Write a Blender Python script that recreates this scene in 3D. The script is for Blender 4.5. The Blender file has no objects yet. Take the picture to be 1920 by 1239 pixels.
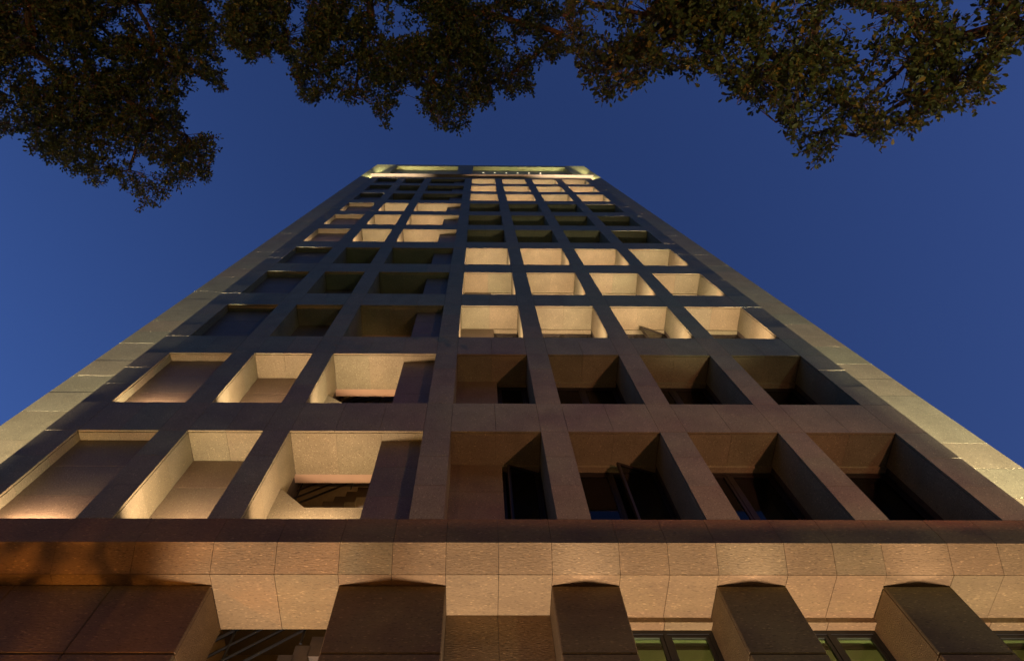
import bpy, bmesh, math, random
import numpy as np
from mathutils import Matrix, Vector
random.seed(7); RNG = np.random.default_rng(7)
scene = bpy.context.scene
COL = scene.collection
rad = math.radians

# ------------------------------------------------------------------ camera
CAM_Z = 1.6
RT = (0.9999417, -0.0083487, -0.0068484)
UP = (-0.0052783, -0.9311898, 0.3644964)
FW = (0.0094203, 0.3644390, 0.9311796)
F_PX, CX, CY = 1131.3, 906.43, 619.5
cam_d = bpy.data.cameras.new('camera'); cam = bpy.data.objects.new('camera', cam_d); COL.objects.link(cam)
cam_d.sensor_width = 36.0; cam_d.lens = F_PX / 1920 * 36.0
cam_d.shift_x = (960 - CX) / 1920
cam_d.clip_start = 0.05; cam_d.clip_end = 3000
m4 = Matrix((RT, UP, tuple(-v for v in FW))).transposed().to_4x4(); m4.translation = (0, 0, CAM_Z)
cam.matrix_world = m4
scene.camera = cam

# ------------------------------------------------------------------ sky: dusk, the sun just below the horizon on the left
world = bpy.data.worlds.new('World'); scene.world = world; world.use_nodes = True
wn = world.node_tree
sky = wn.nodes.new('ShaderNodeTexSky'); sky.sky_type = 'NISHITA'; sky.sun_disc = False
sky.sun_elevation = rad(-1.6); sky.sun_rotation = rad(-62.0)
sky.air_density = 1.0; sky.dust_density = 1.0; sky.ozone_density = 3.4
wn.links.new(sky.outputs[0], wn.nodes['Background'].inputs[0])
wn.nodes['Background'].inputs[1].default_value = 0.118
vs = scene.view_settings
vs.view_transform = 'Standard'; vs.look = 'None'; vs.gamma = 1.0; vs.use_curve_mapping = False
vs.exposure = 3.70                      # a long exposure at dusk
scene.render.engine = 'CYCLES'
scene.cycles.use_adaptive_sampling = False
scene.cycles.light_sampling_threshold = 0.0
scene.cycles.use_denoising = True
scene.cycles.sample_clamp_indirect = 0.6
scene.cycles.max_bounces = 6

# lamp colours and powers
C_WARM = (1.0, 0.595, 0.39); C_STRIP = (1.0, 0.73, 0.50); C_CROWN = (1.0, 0.88, 0.42)
C_SOFFIT = (1.0, 0.79, 0.68); C_ORANGE = (1.0, 0.40, 0.08); C_STREET = (1.0, 0.35, 0.20); C_FILL = (0.95, 0.90, 0.55)
P_RECESS, P_STRIP, P_CROWN, P_BAY, P_ORANGE, P_STREET = 6.4, 37000.0, 75.0, 350.0, 130.0, 225.0

# ------------------------------------------------------------------ materials
def nodes_of(name):
    m = bpy.data.materials.new(name); m.use_nodes = True
    nt = m.node_tree; b = nt.nodes['Principled BSDF']
    return m, nt, b
def N(nt, t, **kw):
    n = nt.nodes.new(t)
    for k, v in kw.items():
        if k in n.inputs.keys() if hasattr(n.inputs, 'keys') else False: n.inputs[k].default_value = v
        else: setattr(n, k, v)
    return n
def ramp(nt, stops):
    r = nt.nodes.new('ShaderNodeValToRGB')
    el = r.color_ramp.elements
    while len(el) < len(stops): el.new(0.5)
    for e, (p, c) in zip(el, stops): e.position = p; e.color = (*c, 1)
    return r

def granite(name, base=(0.220, 0.226, 0.143), rough=0.62, grain=1.0, streak=1.0):
    m, nt, b = nodes_of(name); L = nt.links.new
    geo = nt.nodes.new('ShaderNodeNewGeometry'); oi = nt.nodes.new('ShaderNodeObjectInfo')
    P = geo.outputs['Position']
    vm = nt.nodes.new('ShaderNodeVectorMath'); vm.operation = 'MULTIPLY'; vm.inputs[1].default_value = (1.0 / streak, streak ** .5, streak ** .5); L(P, vm.inputs[0]); P = vm.outputs[0]
    # fine crystals
    n1 = nt.nodes.new('ShaderNodeTexNoise'); n1.inputs['Scale'].default_value = 55; n1.inputs['Detail'].default_value = 6; n1.inputs['Roughness'].default_value = 0.75
    L(P, n1.inputs['Vector'])
    v1 = nt.nodes.new('ShaderNodeTexVoronoi'); v1.inputs['Scale'].default_value = 70; L(P, v1.inputs['Vector'])
    n2 = nt.nodes.new('ShaderNodeTexNoise'); n2.inputs['Scale'].default_value = 2.2; n2.inputs['Detail'].default_value = 5; L(P, n2.inputs['Vector'])
    r1 = ramp(nt, [(0.28, (0.62,) * 3), (0.46, (0.94,) * 3), (0.62, (1.05,) * 3), (0.74, (1.35,) * 3)]); L(n1.outputs['Fac'], r1.inputs['Fac'])
    r2 = ramp(nt, [(0.3, (0.88, 0.87, 0.86)), (0.7, (1.1, 1.1, 1.1))]); L(n2.outputs['Fac'], r2.inputs['Fac'])
    # rare bright flecks and dark grains
    sep = nt.nodes.new('ShaderNodeSeparateColor'); L(v1.outputs['Color'], sep.inputs[0])
    r3 = ramp(nt, [(0.0, (0.66,) * 3), (0.06, (0.72,) * 3), (0.12, (1.0,) * 3), (0.95, (1.0,) * 3), (0.985, (1.7,) * 3)]); L(sep.outputs[0], r3.inputs['Fac'])
    # tint of each slab
    add = nt.nodes.new('ShaderNodeMath'); add.operation = 'ADD'; L(oi.outputs['Random'], add.inputs[0]); L(geo.outputs['Random Per Island'], add.inputs[1])
    fr = nt.nodes.new('ShaderNodeMath'); fr.operation = 'FRACT'; L(add.outputs[0], fr.inputs[0])
    r4 = ramp(nt, [(0.0, (0.90, 0.96, 0.92)), (0.35, (1.0, 1.0, 1.0)), (0.7, (1.06, 0.98, 0.94)), (1.0, (0.93, 0.91, 0.87))]); L(fr.outputs[0], r4.inputs['Fac'])
    def mul(a, bb):
        x = nt.nodes.new('ShaderNodeMix'); x.data_type = 'RGBA'; x.blend_type = 'MULTIPLY'; x.inputs[0].default_value = 1.0; x.clamp_result = False
        if isinstance(a, tuple): x.inputs[6].default_value = (*a, 1)
        else: L(a, x.inputs[6])
        L(bb, x.inputs[7]); return x.outputs[2]
    c = mul(base, r1.outputs[0]); c = mul(c, r2.outputs[0]); c = mul(c, r3.outputs[0]); c = mul(c, r4.outputs[0])
    L(c, b.inputs['Base Color'])
    b.inputs['Roughness'].default_value = rough
    b.inputs['Specular IOR Level'].default_value = 0.35
    bp = nt.nodes.new('ShaderNodeBump'); bp.inputs['Strength'].default_value = 0.35 * grain; bp.inputs['Distance'].default_value = 0.012
    n3 = nt.nodes.new('ShaderNodeTexNoise'); n3.inputs['Scale'].default_value = 38; n3.inputs['Detail'].default_value = 5; L(P, n3.inputs['Vector'])
    L(n3.outputs['Fac'], bp.inputs['Height']); L(bp.outputs[0], b.inputs['Normal'])
    return m
def plain(name, col, rough=0.6, metal=0.0, noise=0.0, scale=8.0, spec=0.4):
    m, nt, b = nodes_of(name); L = nt.links.new
    b.inputs['Roughness'].default_value = rough; b.inputs['Metallic'].default_value = metal; b.inputs['Specular IOR Level'].default_value = spec
    geo = nt.nodes.new('ShaderNodeNewGeometry')
    n = nt.nodes.new('ShaderNodeTexNoise'); n.inputs['Scale'].default_value = scale; n.inputs['Detail'].default_value = 5; L(geo.outputs['Position'], n.inputs['Vector'])
    k = noise
    r = ramp(nt, [(0.3, tuple(c * (1 - k) for c in col)), (0.7, tuple(c * (1 + k) for c in col))]); L(n.outputs['Fac'], r.inputs['Fac'])
    L(r.outputs[0], b.inputs['Base Color'])
    return m
def emitter(name, col, strength):
    m, nt, b = nodes_of(name)
    b.inputs['Base Color'].default_value = (0.8, 0.8, 0.75, 1)
    b.inputs['Emission Color'].default_value = (*col, 1); b.inputs['Emission Strength'].default_value = strength
    return m
def glass(name, tint=(0.78, 0.80, 0.70)):
    m = bpy.data.materials.new(name); m.use_nodes = True; nt = m.node_tree; nt.nodes.clear(); L = nt.links.new
    out = nt.nodes.new('ShaderNodeOutputMaterial'); mx = nt.nodes.new('ShaderNodeMixShader')
    tr = nt.nodes.new('ShaderNodeBsdfTransparent'); tr.inputs[0].default_value = (*tint, 1)
    gl = nt.nodes.new('ShaderNodeBsdfGlossy'); gl.inputs['Roughness'].default_value = 0.03
    fr = nt.nodes.new('ShaderNodeFresnel'); fr.inputs['IOR'].default_value = 1.5
    ge = nt.nodes.new('ShaderNodeNewGeometry'); iv = nt.nodes.new('ShaderNodeMath'); iv.operation = 'SUBTRACT'; iv.inputs[0].default_value = 1.0
    L(ge.outputs['Backfacing'], iv.inputs[1]); ml = nt.nodes.new('ShaderNodeMath'); ml.operation = 'MULTIPLY'; L(fr.outputs[0], ml.inputs[0]); L(iv.outputs[0], ml.inputs[1])
    L(ml.outputs[0], mx.inputs[0]); L(tr.outputs[0], mx.inputs[1]); L(gl.outputs[0], mx.inputs[2]); L(mx.outputs[0], out.inputs[0])
    return m
M = dict(
    stone=granite('granite_cladding', grain=.6),
    strip_stone=granite('honed_granite', grain=0.0),
    rough_stone=granite('rough_granite_base', base=(0.205, 0.132, 0.057), rough=0.7, grain=2.0, streak=2.4),
    back_stone=granite('dark_back_granite', base=(0.150, 0.130, 0.085), rough=0.45),  # darker, browner granite for the recess backs and the ledge
    mortar=plain('dark_joint', (0.06, 0.055, 0.045), 0.95, noise=0.2),
    concrete=plain('concrete', (0.22, 0.2, 0.18), 0.9, noise=0.15, scale=3),
    plaster=plain('beige_plaster', (0.36, 0.28, 0.19), 0.85, noise=0.06, scale=3),
    stairconc=plain('stair_concrete', (0.10, 0.08, 0.06), 0.8, noise=0.12),
    metal=plain('dark_window_metal', (0.014, 0.012, 0.009), 0.5, 0.0, noise=0.2, scale=20, spec=0.5),
    black=plain('black_rail_paint', (0.01, 0.01, 0.01), 0.5),
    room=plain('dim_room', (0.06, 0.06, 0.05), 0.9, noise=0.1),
    bulkhead=plain('brown_bulkhead', (0.11, 0.085, 0.035), 0.8, noise=0.1, scale=3),
    ceiling=plain('office_ceiling', (0.42, 0.44, 0.28), 0.9, noise=0.05, scale=2),
    glass=glass('window_glass'),
    glass_up=glass('tinted_glass', (0.5, 0.56, 0.5)),
    lamp=plain('lamp_housing', (0.05, 0.05, 0.05), 0.5, 0.3, noise=0.1),
    amber=emitter('amber_lamp_glass', (1.0, 0.5, 0.12), 1.0),
    lens=emitter('lamp_lens', (1.0, 0.90, 0.55), 0.22),
    panel=emitter('office_lamp', (0.72, 0.75, 0.28), 0.55),
    bark=plain('bark', (0.15, 0.075, 0.045), 0.9, noise=0.35, scale=14),
    asphalt=plain('asphalt', (0.05, 0.05, 0.05), 0.9, noise=0.25, scale=40),
    paving=plain('paving', (0.2, 0.18, 0.16), 0.85, noise=0.15, scale=6),
    kerb=plain('kerb_stone', (0.28, 0.27, 0.25), 0.85, noise=0.12),
    paint=plain('road_paint', (0.75, 0.75, 0.72), 0.6, noise=0.08),
    soil=plain('soil', (0.05, 0.035, 0.022), 0.95, noise=0.3, scale=20),
)
def leaf_mat(name, dark, light, brown, p_brown):
    m, nt, b = nodes_of(name); L = nt.links.new
    geo = nt.nodes.new('ShaderNodeNewGeometry')
    r = ramp(nt, [(0.0, dark), (0.7, light), (1.0 - p_brown, light), (1.0 - p_brown * 0.6, brown)])
    L(geo.outputs['Random Per Island'], r.inputs['Fac']); L(r.outputs[0], b.inputs['Base Color'])
    b.inputs['Roughness'].default_value = 0.45; b.inputs['Specular IOR Level'].default_value = 0.4
    tr = nt.nodes.new('ShaderNodeBsdfTranslucent'); L(r.outputs[0], tr.inputs[0])
    mx = nt.nodes.new('ShaderNodeMixShader'); mx.inputs[0].default_value = 0.22
    out = nt.nodes['Material Output']; L(b.outputs[0], mx.inputs[1]); L(tr.outputs[0], mx.inputs[2]); L(mx.outputs[0], out.inputs[0])
    return m
M['leaf_a'] = leaf_mat('fig_leaves', (0.036, 0.050, 0.014), (0.072, 0.090, 0.026), (0.15, 0.10, 0.03), 0.04)
M['leaf_b'] = leaf_mat('fig_leaves_yellowing', (0.045, 0.052, 0.015), (0.095, 0.092, 0.028), (0.27, 0.15, 0.035), 0.09)

# ------------------------------------------------------------------ mesh helpers
ROOTLOC = {}
def link(o, parent=None, label=None, cat=None, group=None, kind=None):
    COL.objects.link(o)
    if parent is not None:
        o.parent = parent
        if parent.name in ROOTLOC: o.matrix_parent_inverse = Matrix.Translation(-ROOTLOC[parent.name])
    if label: o['label'] = label
    if cat: o['category'] = cat
    if group: o['group'] = group
    if kind: o['kind'] = kind
    return o
def empty(name, loc, label, cat, group=None):
    o = bpy.data.objects.new(name, None); o.location = loc; o.empty_display_size = 0.2
    link(o, None, label, cat, group); ROOTLOC[o.name] = Vector(loc)
    return o
CUBE_F = [(0, 3, 2, 1), (4, 5, 6, 7), (0, 1, 5, 4), (1, 2, 6, 5), (2, 3, 7, 6), (3, 0, 4, 7)]
class MB:
    def __init__(s): s.v = []; s.f = []
    def hexa(s, pts):
        n = len(s.v); s.v += [tuple(p) for p in pts]; s.f += [tuple(n + i for i in f) for f in CUBE_F]; return s
    def box(s, x0, x1, y0, y1, z0, z1):
        return s.hexa([(x0, y0, z0), (x1, y0, z0), (x1, y1, z0), (x0, y1, z0), (x0, y0, z1), (x1, y0, z1), (x1, y1, z1), (x0, y1, z1)])
    def prism(s, poly, y0, y1):       # polygon in x,z (counter-clockwise seen from -y), extruded along y
        n = len(s.v); k = len(poly)
        s.v += [(x, y0, z) for x, z in poly] + [(x, y1, z) for x, z in poly]
        s.f.append(tuple(n + i for i in range(k))); s.f.append(tuple(n + k + i for i in reversed(range(k))))
        for i in range(k):
            j = (i + 1) % k; s.f.append((n + j, n + i, n + k + i, n + k + j))
        return s
    def tube(s, a, b, r0, r1=None, seg=6):
        r1 = r0 if r1 is None else r1
        a = Vector(a); b = Vector(b); d = (b - a).normalized()
        t = Vector((0, 0, 1)) if abs(d.z) < 0.9 else Vector((1, 0, 0))
        u = d.cross(t).normalized(); w = d.cross(u); n = len(s.v)
        for c, r in ((a, r0), (b, r1)):
            for i in range(seg):
                an = 2 * math.pi * i / seg; s.v.append(tuple(c + u * math.cos(an) * r + w * math.sin(an) * r))
        for i in range(seg):
            j = (i + 1) % seg; s.f.append((n + i, n + j, n + seg + j, n + seg + i))
        s.f.append(tuple(n + i for i in reversed(range(seg)))); s.f.append(tuple(n + seg + i for i in range(seg)))
        return s
    def mesh(s, name, mat):
        me = bpy.data.meshes.new(name); me.from_pydata(s.v, [], s.f); me.materials.append(M[mat]); me.update()
        bm = bmesh.new(); bm.from_mesh(me); bmesh.ops.recalc_face_normals(bm, faces=bm.faces); bm.to_mesh(me); bm.free()
        return me
    def build(s, name, mat, parent=None, **kw):
        return link(bpy.data.objects.new(name, s.mesh(name, mat)), parent, **kw)
_cubes = {}
def slab(name, mat, parent, x0, x1, y0, y1, z0, z1):
    """one stone slab or bar: shared cube data, sized by the object's scale"""
    if (name, mat) not in _cubes:
        _cubes[(name, mat)] = MB().box(-.5, .5, -.5, .5, -.5, .5).mesh(name, mat)
    o = bpy.data.objects.new(name, _cubes[(name, mat)])
    o.location = ((x0 + x1) / 2, (y0 + y1) / 2, (z0 + z1) / 2); o.scale = (x1 - x0, y1 - y0, z1 - z0)
    return link(o, parent)
def bevel_slab(name, mat, parent, x0, x1, y0, y1, z0, z1, w=0.012):
    me = MB().box(x0, x1, y0, y1, z0, z1).mesh(name, mat)
    bm = bmesh.new(); bm.from_mesh(me); bmesh.ops.bevel(bm, geom=bm.edges[:], offset=w, segments=1, affect='EDGES'); bm.to_mesh(me); bm.free()
    return link(bpy.data.objects.new(name, me), parent)
def light(kind, name, loc, power, col, parent=None, target=None, size=0.1, size_y=None, spot=60, blend=0.5, spread=180):
    d = bpy.data.lights.new(name, kind); d.energy = power; d.color = col
    o = bpy.data.objects.new(name, d); o.location = loc
    if kind == 'AREA':
        d.shape = 'RECTANGLE'; d.size = size; d.size_y = size_y or size; d.spread = rad(spread)
    else: d.shadow_soft_size = size
    if kind == 'SPOT': d.spot_size = rad(spot); d.spot_blend = blend
    if target is not None:
        o.rotation_euler = (Vector(target) - Vector(loc)).to_track_quat('-Z', 'Y').to_euler()
    return link(o, parent)

# ------------------------------------------------------------------ ground
def sheet(name, mat, x0, x1, y0, y1, z):
    me = bpy.data.meshes.new(name); me.from_pydata([(x0, y0, z), (x1, y0, z), (x1, y1, z), (x0, y1, z)], [], [(0, 1, 2, 3)]); me.materials.append(M[mat])
    return link(bpy.data.objects.new(name, me), None, kind='structure')
sheet('ground', 'paving', -1500, 1500, -1500, 1500, -0.14)
MB().box(-60, 60, -3.5, 5.0, -0.135, -0.004).build('pavement', 'paving', kind='structure')
MB().box(-60, 60, -3.8, -3.504, -0.135, 0.0).build('kerb', 'kerb', kind='structure')
sheet('road', 'asphalt', -60, 60, -13.0, -3.804, -0.13)
MB().box(-60, 60, 5.004, 6.0, -0.135, -0.002).build('forecourt', 'paving', kind='structure')
mk = MB()
for i in range(-14, 15): mk.box(i * 4 - 1, i * 4 + 1, -8.47, -8.33, -0.126, -0.1255)
mk.build('road_marking', 'paint', kind='structure')

# ------------------------------------------------------------------ the tower
YF = 5.90                      # front plane of the window grid
YS = 6.12                      # set-back plane of the corner strips
H, OPEN = 3.616, 2.513
ZT1 = 9.873 + CAM_Z            # head of the lowest openings
NROW = 11
G = 0.0030                      # half a joint
XC = dict(A=(-7.465, -5.957), B=(-5.417, -4.010), C=(-3.506, -1.015), D=(-0.498, 1.200), E=(1.716, 3.445), F=(3.955, 5.683), G=(6.201, 7.915))
XL, XR = -8.085, 8.530         # edges of the projecting grid
XSL, XSR = -9.340, 9.735       # edges of the set-back strips
Z_LOW = 6.850 + CAM_Z; Z_SOF = 6.582 + CAM_Z; Y_SOF = 6.223; Y_PIER = 6.410
Z_COR = 46.95 + CAM_Z; Z_TOP = 57.40 + CAM_Z
LIT_L, LIT_R = (1, 2, 6, 7, 8), (3, 4, 5, 9, 10, 11)
zt = lambda r: ZT1 + (r - 1) * H
zb = lambda r: zt(r) - OPEN
cols = list(XC)
edges = [XL] + [x for c in cols for x in XC[c]] + [XR]

tower = empty('office_tower', (0.2, 6.0, 0.0), 'tall granite office tower with a grid of deep lit and dark window recesses', 'building')

# structural backing behind the slabs
fw = MB()
for i in range(0, len(edges), 2):                      # piers
    a, b = edges[i], edges[i + 1]
    fw.box(a + 0.035, b - 0.035, YF + 0.046, 7.3, Z_LOW + 0.06, Z_COR + 0.2)
for c in cols:
    x0, x1 = XC[c]
    for r in range(0, NROW + 1):
        z0 = Z_LOW + 0.06 if r == 0 else zt(r) + 0.036
        z1 = zb(r + 1) - 0.036 if r < NROW else Z_COR + 0.2
        fw.box(x0 - 0.03, x1 + 0.03, YF + 0.047, 7.05, z0, z1)
facade = fw.build('facade_wall', 'mortar', tower)
body = MB()
body.box(XSL + 0.04, XSR - 0.04, 10.2, 24.0, 0.0, Z_TOP - 0.1)
body.box(XSL + 0.04, XL + 0.034, YS + 0.046, 10.2, 0.0, Z_TOP - 0.1)
body.box(XR - 0.034, XSR - 0.04, YS + 0.046, 10.2, 0.0, Z_TOP - 0.1)
body.box(-0.95, -0.60, 7.3, 10.2, 0.0, Z_COR); body.box(-4.95, -4.75, 7.3, 10.2, 0.0, Z_COR)
body.box(XL, XR, 6.47, 10.2, Z_COR + 0.22, Z_TOP - 0.1)
for r in range(1, NROW + 1):
    body.box(-0.6, XR - 0.04, 7.0, 10.2, zt(r) + 0.30, zb(r) + H - 0.3)
    body.box(XL, -4.95, 7.3, 10.2, zt(r) + 0.30, zb(r) + H - 0.3)
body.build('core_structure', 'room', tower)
# plastered stair well behind the wide recess
sw = MB()
sw.box(-4.74, -0.96, 9.9, 10.19, 0.0, Z_COR); sw.box(-4.74, -4.70, 7.31, 9.9, 0.0, Z_COR); sw.box(-1.0, -0.96, 7.31, 9.9, 0.0, Z_COR)
sw.build('stairwell_wall', 'plaster', tower)

# --- front slabs of the grid: one object each where they show, the upper ones joined
NEAR_ROWS = 4
far = MB(); far_strip = MB()
def front(x0, x1, z0, z1, near, y=YF, th=0.04, parent=None, name='stone_panel', mat='stone'):
    j = random.uniform(-0.0013, 0.0013) * (.25 if y > YF else 1)
    if near: slab(name, mat, parent or facade, x0 + G, x1 - G, y + j, y + th + j, z0 + G, z1 - G)
    else: (far_strip if mat == 'strip_stone' else far).box(x0 + G, x1 - G, y + j, y + th + j, z0 + G, z1 - G)
def split(a, b, n): return [(a + (b - a) * i / n, a + (b - a) * (i + 1) / n) for i in range(n)]
for r in range(1, NROW + 1):
    near = r <= NEAR_ROWS
    # three courses of the piers beside the opening
    for i in range(0, len(edges), 2):
        for z0, z1 in split(zb(r), zt(r), 3): front(edges[i], edges[i + 1], z0, z1, near)
    # band above the opening
    z0, z1 = zt(r), (zb(r + 1) if r < NROW else Z_COR - 0.004)
    for i in range(0, len(edges), 2): front(edges[i], edges[i + 1], z0, z1, near)
    for c in cols:
        for a, b in split(*XC[c], 3 if c == 'C' else 2): front(a, b, z0, z1, near)
# lowest course and the inclined underside share the joints of the ground floor
JX = [XL, -7.0, -5.9, -4.8, -3.70, -2.81, -1.925, -1.18, -0.43, 0.31, 1.06, 2.01, 2.70, 3.39, 4.36, 5.05, 5.75, 6.70, 7.41, 8.11, XR]
chamfer = MB().hexa([(XL + .03, YF + .05, Z_LOW + .06), (XR - .03, YF + .05, Z_LOW + .06), (XR - .03, 7.2, Z_SOF + .05), (XL + .03, 7.2, Z_SOF + .05),
                     (XL + .03, YF + .05, Z_LOW + .3), (XR - .03, YF + .05, Z_LOW + .3), (XR - .03, 7.2, Z_LOW + .3), (XL + .03, 7.2, Z_LOW + .3)]).build('base_beam', 'mortar', tower)
for a, b in zip(JX[:-1], JX[1:]):
    front(a, b, Z_LOW, zb(1), True, mat='rough_stone')
    a += G; b -= G; j = random.uniform(-.002, .002)
    y0, z0, y1, z1 = YF + .003, Z_LOW + .006 + j, Y_SOF - .002, Z_SOF + .006 + j
    ny, nz = -0.05 * 0.64, 0.05 * 0.77
    MB().hexa([(a, y0, z0), (b, y0, z0), (b, y1, z1), (a, y1, z1), (a, y0 + .035, z0 + nz), (b, y0 + .035, z0 + nz), (b, y1 + .03, z1 + .06), (a, y1 + .03, z1 + .06)]).build('sloped_panel', 'rough_stone', chamfer)
    j = random.uniform(0, .003)
    slab('ground_soffit_panel', 'rough_stone', chamfer, a, b, Y_SOF + 0.004, 7.235, Z_SOF + j, Z_SOF + .03 + j)

# --- set-back corner strips
strip_l = MB().box(XSL + .03, XL + .1, YS + .044, YS + .3, 0, Z_TOP - .05).build('corner_strip', 'mortar', tower)
strip_r = MB().box(XR - .1, XSR - .03, YS + .044, YS + .3, 0, Z_TOP - .05).build('corner_strip', 'mortar', tower)
z = zb(1)
lows = [z - 0.51 - 1.1 * k for k in range(7, -1, -1)]
zz = [max(0.0, v) for v in lows] + [z]
for r in range(1, NROW + 1):
    zz += [zb(r) + OPEN * k / 3 for k in (1, 2, 3)] + ([zb(r + 1)] if r < NROW else [])
while zz[-1] + 1.2 < Z_TOP: zz.append(zz[-1] + 1.1)
zz[-1] = Z_TOP
for z0, z1 in zip(zz[:-1], zz[1:]):
    if z1 - z0 < 0.05: continue
    for par, a, b in ((strip_l, XSL, XL + .06), (strip_r, XR - .06, XSR)):
        front(a, b, z0, z1, z0 < zt(NEAR_ROWS), YS, 0.04, par, mat='strip_stone')

# --- recesses
uplights = []
def recess(c, r):
    x0, x1 = XC[c]; z0, z1 = zb(r), zt(r)
    d = dict(A=YS - YF, B=0.669, C=0.970).get(c, 0.745)
    y0, y1 = YF + 0.045, YF + d
    near = r <= NEAR_ROWS
    t = 0.03; sh = MB()
    lit = r in (LIT_L if c in 'ABC' else LIT_R)
    root = None
    if near:
        k = 0.033
        root = MB().box(x0 - k - .02, x0 - k, y0, y1 + .01, z0, z1).box(x1 + k, x1 + k + .02, y0, y1 + .01, z0, z1).box(x0 - k, x1 + k, y0, y1 + .01, z0 - k - .02, z0 - k).box(x0 - k, x1 + k, y0, y1 + .01, z1 + k, z1 + k + .02)
        root = root.build('window_recess', 'mortar', tower)
    sb = MB()
    def put(name, a, b, ya, yb, za, zc):
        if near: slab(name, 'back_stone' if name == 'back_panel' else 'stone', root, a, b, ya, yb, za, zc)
        elif name == 'back_panel': sb.box(a, b, ya, yb, za, zc)
        else: sh.box(a, b, ya, yb, za, zc)
    jz = lambda: random.uniform(0.003, 0.006)
    nx = 3 if c == 'C' else 2
    sx = split(x0, x1, nx)
    if c == 'C': sx = [(x0, -2.657), (-2.657, -1.806), (-1.806, x1)]
    if c == 'D': sx = [(x0, 0.35), (0.35, x1)]
    for i, (a, b) in enumerate(sx):
        yy = y1
        if c == 'C' and i == 2: yy = YS + 0.02
        j = jz(); put('soffit_panel', a + G * .6, b - G * .6, y0 + .008, yy, z1 + j, z1 + t + j)
    for a, b in split(x0, x1, 2): put('sill_panel', a + G, b - G, y0 + .008, y1, z0 - t - .004, z0 - .004)
    for za, zc in split(z0, z1, 3):
        put('jamb_panel', x0 - t - .003, x0 - .003, y0 + .008, y1, za + G * .6, zc - G * .6)
        put('jamb_panel', x1 + .003, x1 + t + .003, y0 + .008, y1, za + G * .6, zc - G * .6)
    if c in 'AB':
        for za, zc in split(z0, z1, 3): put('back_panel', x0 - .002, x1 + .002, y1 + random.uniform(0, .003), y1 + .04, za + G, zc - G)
    if c == 'C':
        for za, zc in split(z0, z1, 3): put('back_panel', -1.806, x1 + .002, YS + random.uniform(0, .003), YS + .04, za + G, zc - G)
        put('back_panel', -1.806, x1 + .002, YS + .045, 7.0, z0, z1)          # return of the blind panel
        # parapet of the stair with its stepped-down coping
        pp = MB().prism([(x0, z0), (-1.8, z0), (-1.8, z0 + 1.165), (-2.953, z0 + 1.165), (x0, z0 + 1.69)], 6.60, 6.80)
        pp.build('parapet', 'stone', tower)
        # smooth beam behind the soffit
        slab('stair_beam', 'plaster', tower, -4.70, -1.0, 6.875, 7.07, z1 + .01, z1 + .5)
    if c == 'D':
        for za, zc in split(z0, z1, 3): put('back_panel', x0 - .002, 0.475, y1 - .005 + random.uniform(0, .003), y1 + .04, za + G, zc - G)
    if c in 'DEFG':
        wx0 = 0.475 if c == 'D' else x0
        put('lintel', wx0, x1, y1 + .005, y1 + .205, z1 - .045, z1 + .03)
    if not near:
        root = sh.build('window_recess', 'stone', tower)
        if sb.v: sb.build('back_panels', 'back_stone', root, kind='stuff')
    if lit:
        cx = (x0 + x1) / 2; w = x1 - x0
        if c == 'A': lx, ly, sx_, sy_, pw = cx - .05, YF + .085, .9, .05, 0.46
        elif c == 'B': lx, ly, sx_, sy_, pw = cx, YF + .22, w * .3, .12, 0.85
        elif c == 'C': lx, ly, sx_, sy_, pw = (x0 - 1.806) / 2, YF + .31, .9, .12, 0.86
        else: lx, ly, sx_, sy_, pw = cx, YF + .32, w * .3, .16, 1.05
        u = slab('uplight', 'lamp', root, lx - sx_ / 2 - .02, lx + sx_ / 2 + .02, ly - sy_ / 2 - .015, ly + sy_ / 2 + .015, z0 - .003, z0 + .05)
        light('AREA', 'uplight_lamp', (lx, ly, z0 + .056), P_RECESS * pw * random.uniform(.9, 1.1), C_WARM, None, (lx, ly + (0.0 if c != 'A' else 0.0), z0 + 3), sx_, sy_, spread=dict(A=180, C=142).get(c, 156))
    return root
for r in range(1, NROW + 1):
    for c in cols: recess(c, r)
far.build('upper_stone_panels', 'stone', tower, kind='stuff'); far_strip.build('upper_strip_panels', 'strip_stone', tower, kind='stuff')

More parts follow.
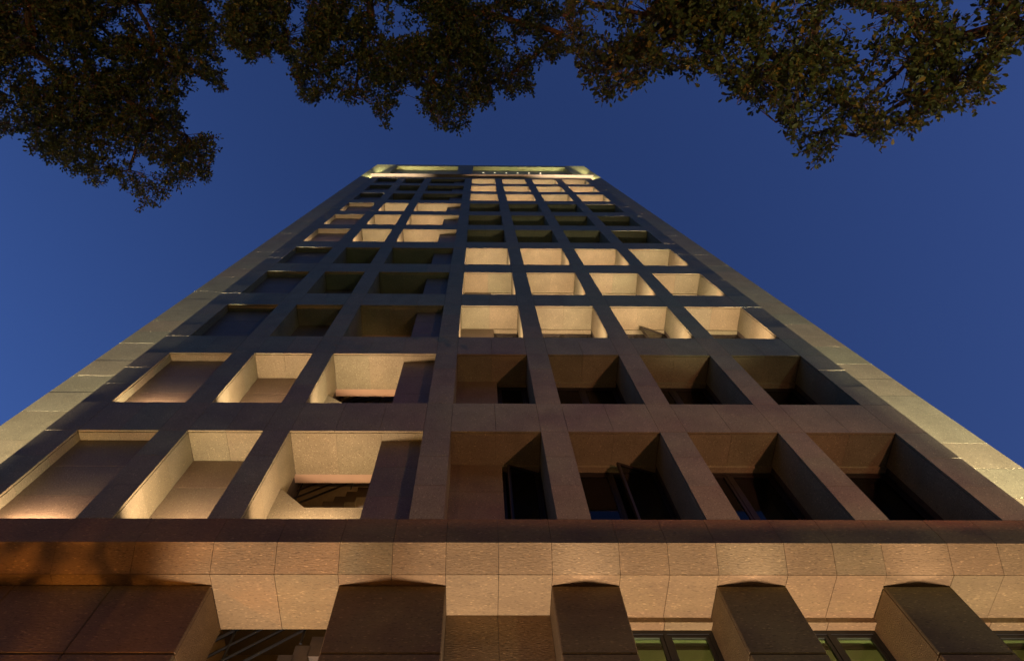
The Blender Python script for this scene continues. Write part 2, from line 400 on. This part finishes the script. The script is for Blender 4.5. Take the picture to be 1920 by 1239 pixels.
# --- windows: frame > panes, sashes
WIN = {}
def window(x0, x1, z0, z1, y, parent, gl, open_right=False, nsash=2):
    key = (round(x1 - x0, 3), round(z1 - z0, 3), gl, open_right, nsash)
    w, h = x1 - x0, z1 - z0
    if key not in WIN:
        f = .06
        fr = MB().box(0, w, 0, .08, h - f, h).box(0, w, 0, .08, 0, f).box(0, f, 0, .08, f, h - f).box(w - f, w, 0, .08, f, h - f)
        if nsash == 2: fr.box(w / 2 - .03, w / 2 + .03, .001, .079, f, h - f)
        s_w = ((w - 2 * f - .06) / 2 if nsash == 2 else w - 2 * f) - .008
        s_h = h - 2 * f - .008; b = .05
        s = MB().box(0, s_w, 0, .05, s_h - b, s_h).box(0, s_w, 0, .05, 0, b).box(0, b, 0, .05, b, s_h - b).box(s_w - b, s_w, 0, .05, b, s_h - b)
        p = MB().box(b - .005, s_w - b + .005, .02, .028, b - .005, s_h - b + .005)
        WIN[key] = (fr.mesh('window', 'metal'), s.mesh('sash', 'metal'), p.mesh('pane', gl), s_w, s_h)
    fr, s, p, s_w, s_h = WIN[key]
    o = bpy.data.objects.new('window', fr); o.location = (x0, y, z0); link(o, parent)
    if parent.name in ROOTLOC: pass
    f = .06
    starts = [f + .004] if nsash == 1 else [f + .004, w / 2 + .034]
    for i, sx in enumerate(starts):
        last = i == len(starts) - 1
        for nm, me in (('sash', s), ('pane', p)):
            q = bpy.data.objects.new(nm, me); COL.objects.link(q); q.parent = o
            if open_right and last:
                a = rad(18)
                q.matrix_basis = Matrix.Translation((sx + s_w, -0.01, f + .004)) @ Matrix.Rotation(a, 4, 'Z') @ Matrix.Translation((-s_w, -0.04, 0))
            else: q.location = (sx, 0.012, f + .004)
        if open_right and last:
            st = MB().tube((sx + s_w * .25, -0.16, f + .1), (sx + s_w * .95, 0.02, f + .06), .011).mesh('stay', 'metal')
            q = bpy.data.objects.new('stay', st); COL.objects.link(q); q.parent = o
    return o
for r in range(1, NROW + 1):
    for c in 'DEFG':
        x0, x1 = XC[c]
        op = (c, r) in (('D', 1), ('E', 1), ('F', 3))
        if c == 'D': window(0.478, x1, zb(r), zt(r) - .045, YF + .745 + .13, tower, 'glass_up', op, 1)
        else: window(x0, x1, zb(r), zt(r) - .045, YF + .745 + .13, tower, 'glass_up', op, 2)

# --- stair flights and railings behind the wide recess, one per storey
def flight_mesh():
    mb = MB(); n = 16; L_ = 3.2; rise = 0.155; tread = L_ / n
    for i in range(n):
        x = i * tread; z = i * rise
        mb.box(x, x + tread + .02, 0.0, 1.05, z - 0.17 - .001 * i, z + rise * .98)
    return mb.mesh('stair_flight', 'stairconc')
def rail_mesh(n_r):
    mb = MB(); sl = 0.155 / 0.2
    for k, dz in enumerate((0.16, 0.40, 0.64, 0.92)):
        mb.tube((0, 0, dz + .1), (3.1, 0, dz + .1 + 3.1 * sl), .022 if k < 3 else .03)
    for x in (0.1, 1.1, 2.1, 3.05): mb.tube((x, 0, x * sl), (x, 0, x * sl + 1.02), .02)
    return mb.mesh('stair_railing', 'black')
FM, RM = flight_mesh(), rail_mesh(0)
for r in range(0, 4):
    zf = zb(1) + (r - 1) * H
    o = bpy.data.objects.new('stair_flight', FM); o.location = (-4.6, 7.42, zf + 1.02); link(o, tower)
    q = bpy.data.objects.new('stair_railing', RM); q.location = (-4.6, 7.30, zf + 1.02); link(q, tower)
    slab('stair_landing', 'stairconc', tower, -4.69, -1.01, 8.7, 9.89, zf + 1.05, zf + 1.25)
    if r: slab('stair_landing', 'stairconc', tower, -1.7, -1.01, 7.1, 8.69, zf - .25, zf - .03)

for r in (0, 1, 2):
    zf = zb(1) + (r - 1) * H
    slab('stair_lamp', 'lamp', tower, -1.35, -1.15, 9.82, 9.9, zf + 2.3, zf + 2.42)
    light('POINT', 'stair_lamp_light', (-1.6, 9.2, zf + 1.9), 7.0 if r else 3.0, (1.0, .56, .2), None, None, .1)
# --- cornice ledge and crown
cor = MB().box(-8.15, 8.72, 5.665, YS + .05, Z_COR, Z_COR + 0.16).build('ledge', 'back_stone', tower)
crown = MB().box(XSL + .03, XSR - .03, YS + .40, YS + .6, Z_COR + .2, Z_TOP - .06).build('crown_wall', 'mortar', tower)
ZL = Z_TOP - 1.15
for a, b, z0, z1 in ((XL + .06, -7.40, Z_COR + .16, ZL), (-1.81, -0.49, Z_COR + .16, ZL), (7.83, XR - .06, Z_COR + .16, ZL)):
    for za, zc in split(z0, z1, 8):
        slab('crown_panel', 'stone', crown, a, b, YS, YS + .33, za + .002, zc - .002)
for a, b in split(XL + .06, XR - .06, 10): slab('crown_panel', 'stone', crown, a + .002, b - .002, YS - .001, YS + .33, ZL + .002, Z_TOP)
for a, b in split(-7.5, 7.9, 9):
    for za, zc in split(Z_COR + .16, ZL + .1, 4): slab('crown_back_panel', 'stone', crown, a + .003, b - .003, YS + .34, YS + .38, za + .003, zc - .003)

# --- ground floor piers
YB = 7.24
def pier(x0, x1, name='ground_pier'):
    root = MB().box(x0 + .05, x1 - .05, Y_PIER + .05, YB, 0.0, Z_SOF - .01).build(name, 'mortar', tower)
    zs = [Z_SOF - .003]
    while zs[-1] > 1.2: zs.append(zs[-1] - 1.104)
    zs.append(0.0)
    n = max(1, round((x1 - x0) / 1.5))
    for z1, z0 in zip(zs[:-1], zs[1:]):
        for a, b in split(x0, x1, n):
            bevel_slab('pier_panel', 'rough_stone', root, a + (.004 if n > 1 and a > x0 + .1 else 0), b - (.004 if n > 1 and b < x1 - .1 else 0), Y_PIER, Y_PIER + .045, z0 + .006, z1 - .006, .013)
        for xa, xb in ((x0 + .002, x0 + .045), (x1 - .045, x1 - .002)):
            bevel_slab('pier_side_panel', 'rough_stone', root, xa, xb, Y_PIER + .052, YB + .02, z0 + .004, z1 - .004, .006)
    return root
pier(XSL + .2, -3.70); pier(-1.925, -0.43); pier(1.06, 2.01); pier(3.39, 4.36); pier(5.75, 6.70); pier(8.11, 9.05)
# stone wall of the second bay
bw = MB().box(-.45, 1.08, 7.01, 7.3, 0, Z_SOF).build('bay_wall', 'mortar', tower)
for a, b in ((-.43, .31), (.31, 1.06)):
    for z0, z1 in split(0.0, Z_SOF - .002, 5): slab('wall_panel', 'rough_stone', bw, a + G, b - G, 6.964, 7.0, z0 + G, z1 - G)
# window bays
for x0, x1 in ((2.01, 3.39), (4.36, 5.75), (6.70, 8.11)):
    slab('bay_lintel', 'rough_stone', tower, x0 + .001, (x0 + x1) / 2 - .004, 7.005, 7.30, Z_SOF - .085, Z_SOF + .028)
    slab('bay_lintel', 'rough_stone', tower, (x0 + x1) / 2 + .004, x1 - .001, 7.005, 7.30, Z_SOF - .085, Z_SOF + .028)
    window(x0 + .002, x1 - .002, 4.6, Z_SOF - .087, 7.155, tower, 'glass', False, 2)
    slab('bay_sill', 'rough_stone', tower, x0 + .002, x1 - .002, 6.98, 7.3, 0.0, 4.598)
# ground-floor room behind the windows, its ceiling lit by tube lamps
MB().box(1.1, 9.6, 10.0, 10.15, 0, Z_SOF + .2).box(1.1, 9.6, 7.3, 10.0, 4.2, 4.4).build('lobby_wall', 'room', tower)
MB().box(1.1, 9.6, 7.31, 10.0, Z_SOF + .02, Z_SOF + .12).build('lobby_ceiling', 'ceiling', tower)
MB().box(1.1, 9.6, 7.58, 9.98, Z_SOF - .05, Z_SOF + .018).build('lobby_bulkhead', 'bulkhead', tower)
for i, x in enumerate((2.7, 5.05, 7.4)):
    slab('lobby_lamp', 'panel', tower, x - .6, x + .6, 9.2, 9.35, 7.1, 7.14)
    light('AREA', 'lobby_lamp_light', (x, 8.9, 6.6), 2.6, (0.80, 0.82, 0.34), None, (x, 8.6, 9), 1.2, .3)

# ------------------------------------------------------------------ unseen block across the road, added to shut out low sky light
ob = empty('opposite_block', (0, -27, 0), 'plain concrete block added across the road behind the viewer to shut out low sky light', 'building')
MB().box(-42, 42, -40, -26.3, -.13, 23).build('wall', 'concrete', ob)
for k in range(6):
    MB().box(-41, 41, -26.29, -26.05, 2.5 + k * 3.6, 4.3 + k * 3.6).build('window_band', 'metal', ob)
    MB().box(-42, 42, -26.3, -25.8, 4.4 + k * 3.6, 5.7 + k * 3.6).build('spandrel', 'concrete', ob)

# ------------------------------------------------------------------ lamps
LAST = ['']
def spot_body(name, loc, tgt, label, group, r=.07, l=.16, lens=True):
    e = empty(name, loc, label, 'lamp', group); LAST[0] = e.name
    d = (Vector(tgt) - Vector(loc)).normalized()
    a = Vector(loc); MB().tube(a - d * l * .6, a + d * l * .4, r, r * 1.1, 10).build('housing', 'lamp', e)
    MB().tube(a - Vector((0, 0, l)), a - d * l * .4, r * .3, r * .3, 6).build('bracket', 'lamp', e)
    if lens: MB().tube(a + d * l * .4, a + d * (l * .4 + .04), r * .95, r * .7, 10).build('lens', 'lens', e)
    return a + d * (l * .4 + .06)
ordinal = ['leftmost', 'second', 'third', 'fourth', 'fifth', 'sixth']
zl = Z_COR + .38
for i, x in enumerate((.35, 1.23, 2.11, 2.98, 3.85, 4.72, 5.6, 6.5, 7.4)):
    lab = ('%s of the six glowing spotlights on the crown ledge, counted from the left' % ordinal[i]) if i < 6 else '%s of three spotlights hidden low at the right end of the crown ledge' % ordinal[i - 6]
    loc = (x, 5.66 if i < 6 else 5.86, zl - .1); tg = (x, YS + .34, zl + 8)
    p = spot_body('spotlight', loc, tg, lab, 'spotlights on the crown ledge' if i < 6 else 'hidden spotlights at the right end of the ledge')
    if i < 6: MB().tube((x, 5.665, zl - .1), (x, 5.575, zl - .08), .05, .06, 10).build('glowing_rim', 'lens', bpy.data.objects[LAST[0]])
    light('SPOT', 'spotlight_lamp', p, P_CROWN, C_CROWN, None, tg, .03, spot=26, blend=.9)
for i, x in enumerate((-6.9, -6.0, -5.1, -4.2, -3.3, -2.4)):
    loc = (x, 5.86, zl - .1); tg = (x, YS + .34, zl + 8)
    p = spot_body('spotlight', loc, tg, '%s of six spotlights hidden behind the left half of the crown ledge' % ordinal[i], 'hidden spotlights along the left of the ledge')
    light('SPOT', 'spotlight_lamp', p, P_CROWN, C_CROWN, None, tg, .03, spot=26, blend=.9)
for s, x in ((-1, -7.95), (1, 8.45)):
    side = 'left' if s < 0 else 'right'
    loc = (x, 5.85, Z_COR + .34); tg = (x + s * .5, YS, zl + 5.5)
    p = spot_body('corner_floodlight', loc, tg, 'small floodlight standing at the %s end of the crown ledge' % side, None, lens=False)
    light('SPOT', 'corner_lamp', p, P_CROWN * 4.5, C_CROWN, None, tg, .05, spot=75, blend=.9)
    light('SPOT', 'corner_beam_lamp', (x + s * .15, 5.72, Z_COR + .5), P_CROWN * 95, C_CROWN, None, (x + s * .75, 5.45, zl + 9), .05, spot=17, blend=1.0)
for s, x in ((-1, -9.12), (1, 9.52)):
    side = 'left' if s < 0 else 'right'
    loc = (x, 5.90, .25); tg = (x - s * .35, YS - .05, 22)
    p = spot_body('strip_uplight', loc, tg, 'ground uplight at the foot of the %s set-back corner of the tower' % side, None, .1, .2)
    light('SPOT', 'strip_lamp', p, P_STRIP * (1.0 if s > 0 else .9), C_STRIP, None, tg, .10, spot=12.5, blend=.7)
bays = [(-2.81, 'between the wide left pier and its neighbour'), (.31, 'before the blank stone bay'), (2.70, 'before the first window bay'), (5.05, 'before the second window bay'), (7.41, 'before the last window bay')]
for x, lab in bays:
    loc = (x, 6.56, .12)
    p = spot_body('bay_uplight', loc, (x, 6.56, 5), 'recessed uplight in the ground ' + lab, None, .09, .12)
    light('SPOT', 'bay_lamp', p, P_BAY, C_SOFFIT, None, (x, 6.55 if x > -1 else 6.30, 9), .06, spot=28 if x > -1 else 26, blend=.8)
loc = (7.4, 2.6, .3); tg = (2.2, 5.9, 42)  # unseen beam added to lift the dark upper soffits, kept off the lower rows
p = spot_body('facade_fill_light', loc, tg, 'unseen narrow light added at the right to brighten the upper recess undersides', None, .1, .22)
light('SPOT', 'facade_fill_lamp', p, 330, (1.0, .82, .5), None, tg, .06, spot=22, blend=1.0)
# amber garden light in the planter by the wide left pier
loc = (-5.2, 5.1, .45); tg = (-4.9, 5.95, 8.4)
p = spot_body('garden_spotlight', loc, tg, 'amber garden spotlight among shrubs by the wide left pier', None)
light('SPOT', 'garden_lamp', p, P_ORANGE, C_ORANGE, None, tg, .04, spot=66, blend=.9)
# street lamp across the pavement on the right
LP = Vector((9.5, -3.0, 3.7))
e = empty('street_lamp', (10.2, -3.2, 0), 'street lamp post at the kerb behind the viewer on the right', 'street lamp')
MB().tube((10.2, -3.2, 0), (10.2, -3.2, 3.6), .08, .05, 12).build('post', 'lamp', e)
MB().tube((10.2, -3.2, 3.5), (9.5, -3.0, 3.56), .03, .03, 8).build('arm', 'lamp', e)
MB().box(9.35, 9.65, -3.15, -2.85, 3.53, 3.64).build('lamp_head', 'lamp', e)
aim = Vector((4.2, 5.9, 3.7)); sd = Vector((0, 1, 0)); sp = Vector((1, 0, 0)); c0 = LP + Vector((-.42, .62, 0))
h0 = (8.86 - LP.z) / (aim.y - LP.y) * .62
q0 = []
for dz in (-.16, h0):
    for k, t in ((-.75, 0), (.75, 0), (.75, .02), (-.75, .02)): q0.append(c0 + sp * k + sd * t + Vector((0, 0, dz)))
MB().hexa(q0).build('added_cutoff_plate', 'lamp', e)  # unseen plate added to keep this lamp's light off the lowest course
MB().tube((9.5, -3.0, 3.585), c0 - Vector((0, 0, .12)), .02, .02, 6).build('cutoff_arm', 'lamp', e)
light('SPOT', 'street_lamp_light', LP, P_STREET, C_STREET, None, (4.4, 5.9, 9.0), .012, spot=62, blend=1.0)
e = empty('street_lamp', (-3.0, -4.4, 0), 'unseen amber lamp post added behind the viewer to turn the piers orange', 'street lamp')
MB().tube((-3, -4.4, -.13), (-3, -4.4, 4.0), .08, .05, 12).build('post', 'lamp', e)
MB().tube((-3, -4.4, 4.0), (-3, -4.4, 4.5), .16, .20, 14).build('lamp_glass', 'amber', e)
MB().tube((-3, -4.4, 4.5), (-3, -4.4, 4.62), .26, .05, 14).build('lamp_cap', 'lamp', e)
light('POINT', 'amber_fill_light', (-3, -4.1, 4.25), 22, C_ORANGE, None, None, .15)  # unseen lamp added to give the ground piers their orange light
e = empty('street_lamp', (16.0, -9.5, 0), 'unseen tall lamp post added far to the right as fill light', 'street lamp')
MB().tube((16, -9.5, -.13), (16, -9.5, 7.4), .1, .06, 12).build('post', 'lamp', e)
MB().tube((16, -9.5, 7.3), (15, -9.0, 7.6), .04, .04, 8).build('arm', 'lamp', e)
MB().tube((15, -9, 7.45), (15, -9, 7.62), .22, .10, 14).build('lamp_head', 'lamp', e)
light('POINT', 'street_fill_light', (15, -9, 7.35), 165, C_FILL, None, None, .15)  # unseen lamp added as weak fill on the facade and dark soffits
for x, y, pw, lab in ((-4.6, -.6, 9, 'unseen light added under the upper left tree to brighten its leaves'), (.3, -3.2, 7, 'unseen light added under the middle tree to brighten its leaves'), (3.6, -.8, 20, 'unseen light added under the upper right tree to brighten its leaves')):
    p = spot_body('tree_fill_light', (x, y, .1), (x, y, 5), lab, None, .07, .12)
    light('SPOT', 'tree_fill_lamp', p, pw * 2.5, (0.92, 0.88, 0.40), None, (x, y - .4, 8), .08, spot=62, blend=.9)  # unseen lights added to brighten the crowns from below

# ------------------------------------------------------------------ trees overhead
BOUND = [(0,255),(25,262),(45,250),(55,280),(90,305),(125,318),(165,340),(175,358),(190,345),(230,355),(250,372),(262,395),(285,398),(295,380),(325,365),(345,345),(375,340),(400,340),(405,310),(412,270),(405,245),(385,245),(350,255),(345,235),(355,210),(340,195),(350,185),(362,160),(375,150),(395,165),(405,180),(432,190),(438,185),(425,150),(420,120),(415,100),(425,95),(450,100),(470,135),(478,130),(490,105),(510,118),(515,100),(530,105),(535,130),(550,150),(560,190),(590,210),(600,190),(630,180),(645,190),(665,205),(680,190),(695,210),(710,235),(720,248),(735,240),(735,205),(750,200),(760,180),(770,160),(790,170),(785,190),(800,220),(820,248),(850,250),(885,250),(885,225),(885,200),(900,195),(920,205),(935,195),(925,175),(945,175),(960,185),(985,175),(1008,175),(1005,150),(990,145),(1000,130),(1020,110),(1050,130),(1055,125),(1060,95),(1072,95),(1080,125),(1080,165),(1110,165),(1120,190),(1135,215),(1150,190),(1165,175),(1190,170),(1215,160),(1225,145),(1260,145),(1290,145),(1330,140),(1350,160),(1375,190),(1380,205),(1400,190),(1420,205),(1445,200),(1450,220),(1465,250),(1485,265),(1500,280),(1510,305),(1530,322),(1545,310),(1570,285),(1580,255),(1595,265),(1605,250),(1625,270),(1645,290),(1660,280),(1670,250),(1700,245),(1720,250),(1740,225),(1765,220),(1790,205),(1830,220),(1850,190),(1875,160),(1870,130),(1885,105),(1910,95),(1920,85)]
U0, U1, V0, V1, CELL = -560, 2440, -520, 420, 4
poly = [(U0, V0), (U0, 180), (-420, 140), (-300, 230), (-180, 190), (-90, 240)] + BOUND + [(1990, 60), (2080, 110), (2200, 60), (2300, 120), (U1, 60), (U1, V0)]
gw, gh = (U1 - U0) // CELL, (V1 - V0) // CELL
gu = U0 + CELL * (np.arange(gw) + .5); gv = V0 + CELL * (np.arange(gh) + .5)
UU, VV = np.meshgrid(gu, gv)
mask = np.zeros((gh, gw), bool)
for (xa, ya), (xb, yb) in zip(poly, poly[1:] + poly[:1]):
    if ya == yb: continue
    cond = ((ya > VV) != (yb > VV)) & (UU < (xb - xa) * (VV - ya) / (yb - ya) + xa)
    mask ^= cond
def erode(m, px):
    n = int(px / CELL); out = m.copy()
    for dx in range(-n, n + 1):
        for dy in range(-n, n + 1):
            if dx * dx + dy * dy <= n * n: out &= np.roll(np.roll(m, dx, 1), dy, 0)
    return out
def smooth_noise(cell, seed):
    g = np.random.default_rng(seed); nx, ny = int((U1 - U0) / cell) + 3, int((V1 - V0) / cell) + 3
    a = g.random((ny, nx)); fx = (gu - U0) / cell; fy = (gv - V0) / cell
    ix, iy = fx.astype(int), fy.astype(int); tx, ty = fx - ix, fy - iy
    tx = tx * tx * (3 - 2 * tx); ty = (ty * ty * (3 - 2 * ty))[:, None]
    r0 = a[iy][:, ix] * (1 - tx) + a[iy][:, ix + 1] * tx; r1 = a[iy + 1][:, ix] * (1 - tx) + a[iy + 1][:, ix + 1] * tx
    return r0 * (1 - ty) + r1 * ty
RTv, UPv, FWv = (np.array(v) for v in (RT, UP, FW))
def rays(u, v):
    d = FWv + np.outer((u - CX) / F_PX, RTv) - np.outer((v - CY) / F_PX, UPv)
    return d / d[:, 2:3]                      # scaled to unit height
def leaf_template(g, n, L_, leaf):
    """a twig of n obovate leaves: (n*6) vertices around +X of length L_"""
    V = []
    for i in range(n):
        t = (i + .5) / n; base = np.array([L_ * (.15 + .85 * t), 0, 0]) + g.normal(0, .012, 3)
        an = i * 2.4 + g.uniform(-.5, .5); out = np.array([g.uniform(.25, 1.0) + (1.2 if i >= n - 2 else 0), math.cos(an), math.sin(an)]); out /= np.linalg.norm(out)
        nor = np.cross(out, g.normal(size=3)); nor /= np.linalg.norm(nor); side = np.cross(out, nor)
        l = leaf * g.uniform(.7, 1.15); w = l * .255
        dr = -nor * l * .06
        V += [base, base + out * l * .38 + side * w * .72 + dr, base + out * l * .72 + side * w + dr, base + out * l, base + out * l * .72 - side * w + dr, base + out * l * .38 - side * w * .72 + dr]
    return np.array(V)
def rot_to(dirs, g):
    x = dirs / np.linalg.norm(dirs, axis=1, keepdims=True)
    r = g.normal(size=x.shape); y = np.cross(x, r); y /= np.linalg.norm(y, axis=1, keepdims=True); z = np.cross(x, y)
    return np.stack([x, y, z], axis=2)
def tree(name, label, u_lo, u_hi, zc, thick, trunk, n_in, n_out, leaf, mat, holes, seed, er):
    g = np.random.default_rng(seed)
    e = empty(name, (trunk[0], trunk[1], 0), label, 'tree', 'street trees hanging over the forecourt')
    em = erode(mask, er) & (UU >= u_lo) & (UU < u_hi)
    inf = (UU > -60) & (UU < 1980) & (VV > -60)
    nz = .6 * smooth_noise(70, seed) + .4 * smooth_noise(32, seed + 1)
    edge = mask & ~erode(mask, er + 26)
    dens = np.clip((nz - holes) * 2.6 + .12, .05, 1.0) * (1 - np.clip((VV - 0) / 500, 0, .35))
    dens = np.maximum(dens, np.where(edge, .38, .06))
    pts = []
    for sel, n in ((em & inf, n_in), (em & ~inf, n_out)):
        w = (dens * sel).ravel()
        if w.sum() == 0: continue
        idx = g.choice(w.size, n, p=w / w.sum())
        u = UU.ravel()[idx] + g.uniform(-2, 2, n); v = VV.ravel()[idx] + g.uniform(-2, 2, n)
        z = zc + thick * g.beta(1.3, 1.6, n)
        pts.append(rays(u, v) * z[:, None])
    P = np.concatenate(pts); P[:, 2] += CAM_Z
    # the rest of the crown, outside the picture
    q = g.normal(size=(9000, 3)); q /= np.linalg.norm(q, axis=1, keepdims=True); q *= (g.random((9000, 1)) ** .4)
    q = q * np.array([4.6, 4.2, 1.9]) + np.array([trunk[0], trunk[1] - .6, trunk[2] + 2.6])
    rel = q - np.array([0, 0, CAM_Z]); dd = rel @ FWv; uu = CX + F_PX * (rel @ RTv) / dd; vv = CY - F_PX * (rel @ UPv) / dd
    ok = (dd < .1) | (vv < -70) | (uu < -70) | (uu > 1990)
    ok &= q[:, 1] < 4.5
    q = q[ok][:900]; big = np.concatenate([np.ones(len(P)), np.full(len(q), 1.9)]); P = np.concatenate([P, q])
    # limbs: hubs joined back to the trunk
    nh = 46
    hubs = P[g.choice(int(len(P) * .8), nh, replace=False)] + np.array([0, 0, .25])
    top = np.array([trunk[0], trunk[1], trunk[2]])
    order = np.argsort(np.linalg.norm(hubs - top, axis=1)); hubs = hubs[order]
    nodes = [top]; parent = [-1]
    for h in hubs:
        d = np.linalg.norm(np.array(nodes) - h, axis=1) + .35 * np.linalg.norm(np.array(nodes) - top, axis=1)
        parent.append(int(np.argmin(d))); nodes.append(h)
    load = [1.0] * len(nodes)
    for i in range(len(nodes) - 1, 0, -1): load[parent[i]] += load[i]
    limb = MB()
    for i in range(1, len(nodes)):
        a, b = nodes[parent[i]], nodes[i]; r = (.008 + .0105 * math.sqrt(load[i])) * (.62 if zc < 6 else 1); k = 5; prev = a
        bow = np.array([g.normal(0, .08), g.normal(0, .08), .12]) * np.linalg.norm(b - a) * .6
        for s in range(1, k + 1):
            t = s / k; q = a + (b - a) * t + bow * math.sin(math.pi * t) + (g.normal(0, .012, 3) if s < k else 0)
            limb.tube(prev, q, r * (1.25 - .25 * (t - 1 / k)), r * (1.25 - .25 * t), 6); prev = q
    limb.build('limbs', 'bark', e)
    tr = MB(); prev = Vector((trunk[0], trunk[1], -.1)); rr = .26
    for s in range(1, 9):
        q = Vector((trunk[0] + .12 * math.sin(s * 1.3), trunk[1] + .1 * math.cos(s * 1.1), trunk[2] * s / 8)) if s < 8 else Vector(trunk)
        tr.tube(prev, q, rr, rr - .018, 12); prev = q; rr -= .018
    tr.build('trunk', 'bark', e)
    # each sprig leans away from its hub, and out and down
    N_ = np.array(nodes[1:]); D = ((P[:, None, :] - N_[None]) ** 2).sum(2); near = N_[D.argmin(1)]
    dirs = P - near; dirs /= (np.linalg.norm(dirs, axis=1, keepdims=True) + 1e-6)
    dirs = dirs * .8 + g.normal(0, .5, dirs.shape) + np.array([0, .1, -.25])
    R_ = rot_to(dirs, g)
    Ls = leaf * 3.4; nl = 13
    tmpl = [leaf_template(g, nl, Ls, leaf) for _ in range(12)]
    which = g.integers(0, 12, len(P)); sc_ = g.uniform(.8, 1.2, len(P)) * big
    V = np.empty((len(P), nl * 6, 3))
    for k in range(12):
        s = which == k
        V[s] = np.einsum('nij,mj->nmi', R_[s], tmpl[k] - np.array([Ls * .5, 0, 0])) * sc_[s][:, None, None] + P[s][:, None, :]
    V = V.reshape(-1, 3); nleaf = len(P) * nl
    me = bpy.data.meshes.new('crown'); me.vertices.add(len(V)); me.vertices.foreach_set('co', V.ravel().astype(np.float32))
    b0 = (np.arange(nleaf) * 6)[:, None]
    quads = np.concatenate([b0 + np.array([[0, 1, 2, 3]]), b0 + np.array([[0, 3, 4, 5]])], 1).reshape(-1)
    me.loops.add(len(quads)); me.loops.foreach_set('vertex_index', quads.astype(np.int32))
    npol = len(quads) // 4; me.polygons.add(npol); me.polygons.foreach_set('loop_start', (np.arange(npol) * 4).astype(np.int32)); me.polygons.foreach_set('loop_total', np.full(npol, 4, np.int32))
    me.update(calc_edges=True); me.validate(); me.materials.append(M[mat])
    link(bpy.data.objects.new('crown', me), e)
    # twigs: the stem of every sprig and its link to the limb
    tw = MB()
    for i in range(len(P)):
        x = R_[i][:, 0] * Ls * .5 * sc_[i]
        a, b = P[i] - x, P[i] + x * .9
        tw.tube(a, b, .0035, .0018, 3)
        if i % 4 == 0 and np.linalg.norm(a - near[i]) < .30: tw.tube(near[i], a, .006, .0035, 3)
    tw.build('twigs', 'bark', e)
    return e
tree('fig_tree', 'dark fig tree whose dense crown fills the upper left corner', -560, 428, 8.0, 1.3, (-7.5, -1.6, 6.4), 4700, 600, .053, 'leaf_a', .30, 11, 10)
tree('fig_tree', 'fig tree whose ragged crown hangs above the top of the tower', 428, 1066, 7.6, 1.3, (-1.0, -5.2, 6.2), 4100, 500, .053, 'leaf_a', .33, 23, 10)
tree('fig_tree', 'fig tree with larger yellowing leaves in the upper right corner', 1066, 2440, 5.0, 1.1, (8.6, -5.0, 5.4), 2050, 500, .053, 'leaf_b', .44, 37, 12)

# ------------------------------------------------------------------ planter with shrubs around the garden spotlight
pl = empty('planter', (-6.0, 5.0, 0), 'low stone planter with leafy shrubs beside the wide left pier', 'planter')
MB().box(-7.6, -4.4, 4.5, 4.6, 0, .4).box(-7.6, -4.4, 5.6, 5.7, 0, .4).box(-7.6, -7.5, 4.6, 5.6, 0, .4).box(-4.5, -4.4, 4.6, 5.6, 0, .4).build('planter_box', 'rough_stone', pl)
MB().box(-7.5, -4.5, 4.6, 5.6, 0, .33).build('soil_bed', 'soil', pl)
g = np.random.default_rng(5); sh = MB()
clumps = [np.array([g.uniform(-7.2, -3.2), g.uniform(4.9, 5.5), g.uniform(1.2, 3.0)]) for _ in range(26)]
for i in range(1000):
    c = clumps[i % 26] + g.normal(0, 1, 3) * np.array([.2, .14, .22]) if i < 780 else np.array([g.uniform(-7.3, -4.6), g.uniform(4.75, 5.5), .4 + abs(g.normal(0, .35))])
    if abs(c[0] + 5.2) < .16 and abs(c[1] - 5.1) < .16 and c[2] < 1: continue
    o = g.normal(size=3); o /= np.linalg.norm(o); s = np.cross(o, g.normal(size=3)); s /= np.linalg.norm(s); l = .14; n = len(sh.v)
    sh.v += [tuple(c), tuple(c + o * l * .5 + s * l * .25), tuple(c + o * l), tuple(c + o * l * .5 - s * l * .25)]; sh.f.append((n, n + 1, n + 2, n + 3))
sh.build('shrub_leaves', 'leaf_a', pl)
stm = MB()
for c in clumps: stm.tube((min(max(c[0], -7.3), -4.6), 5.1, .33), c, .014, .006, 5)
stm.build('shrub_stems', 'bark', pl)
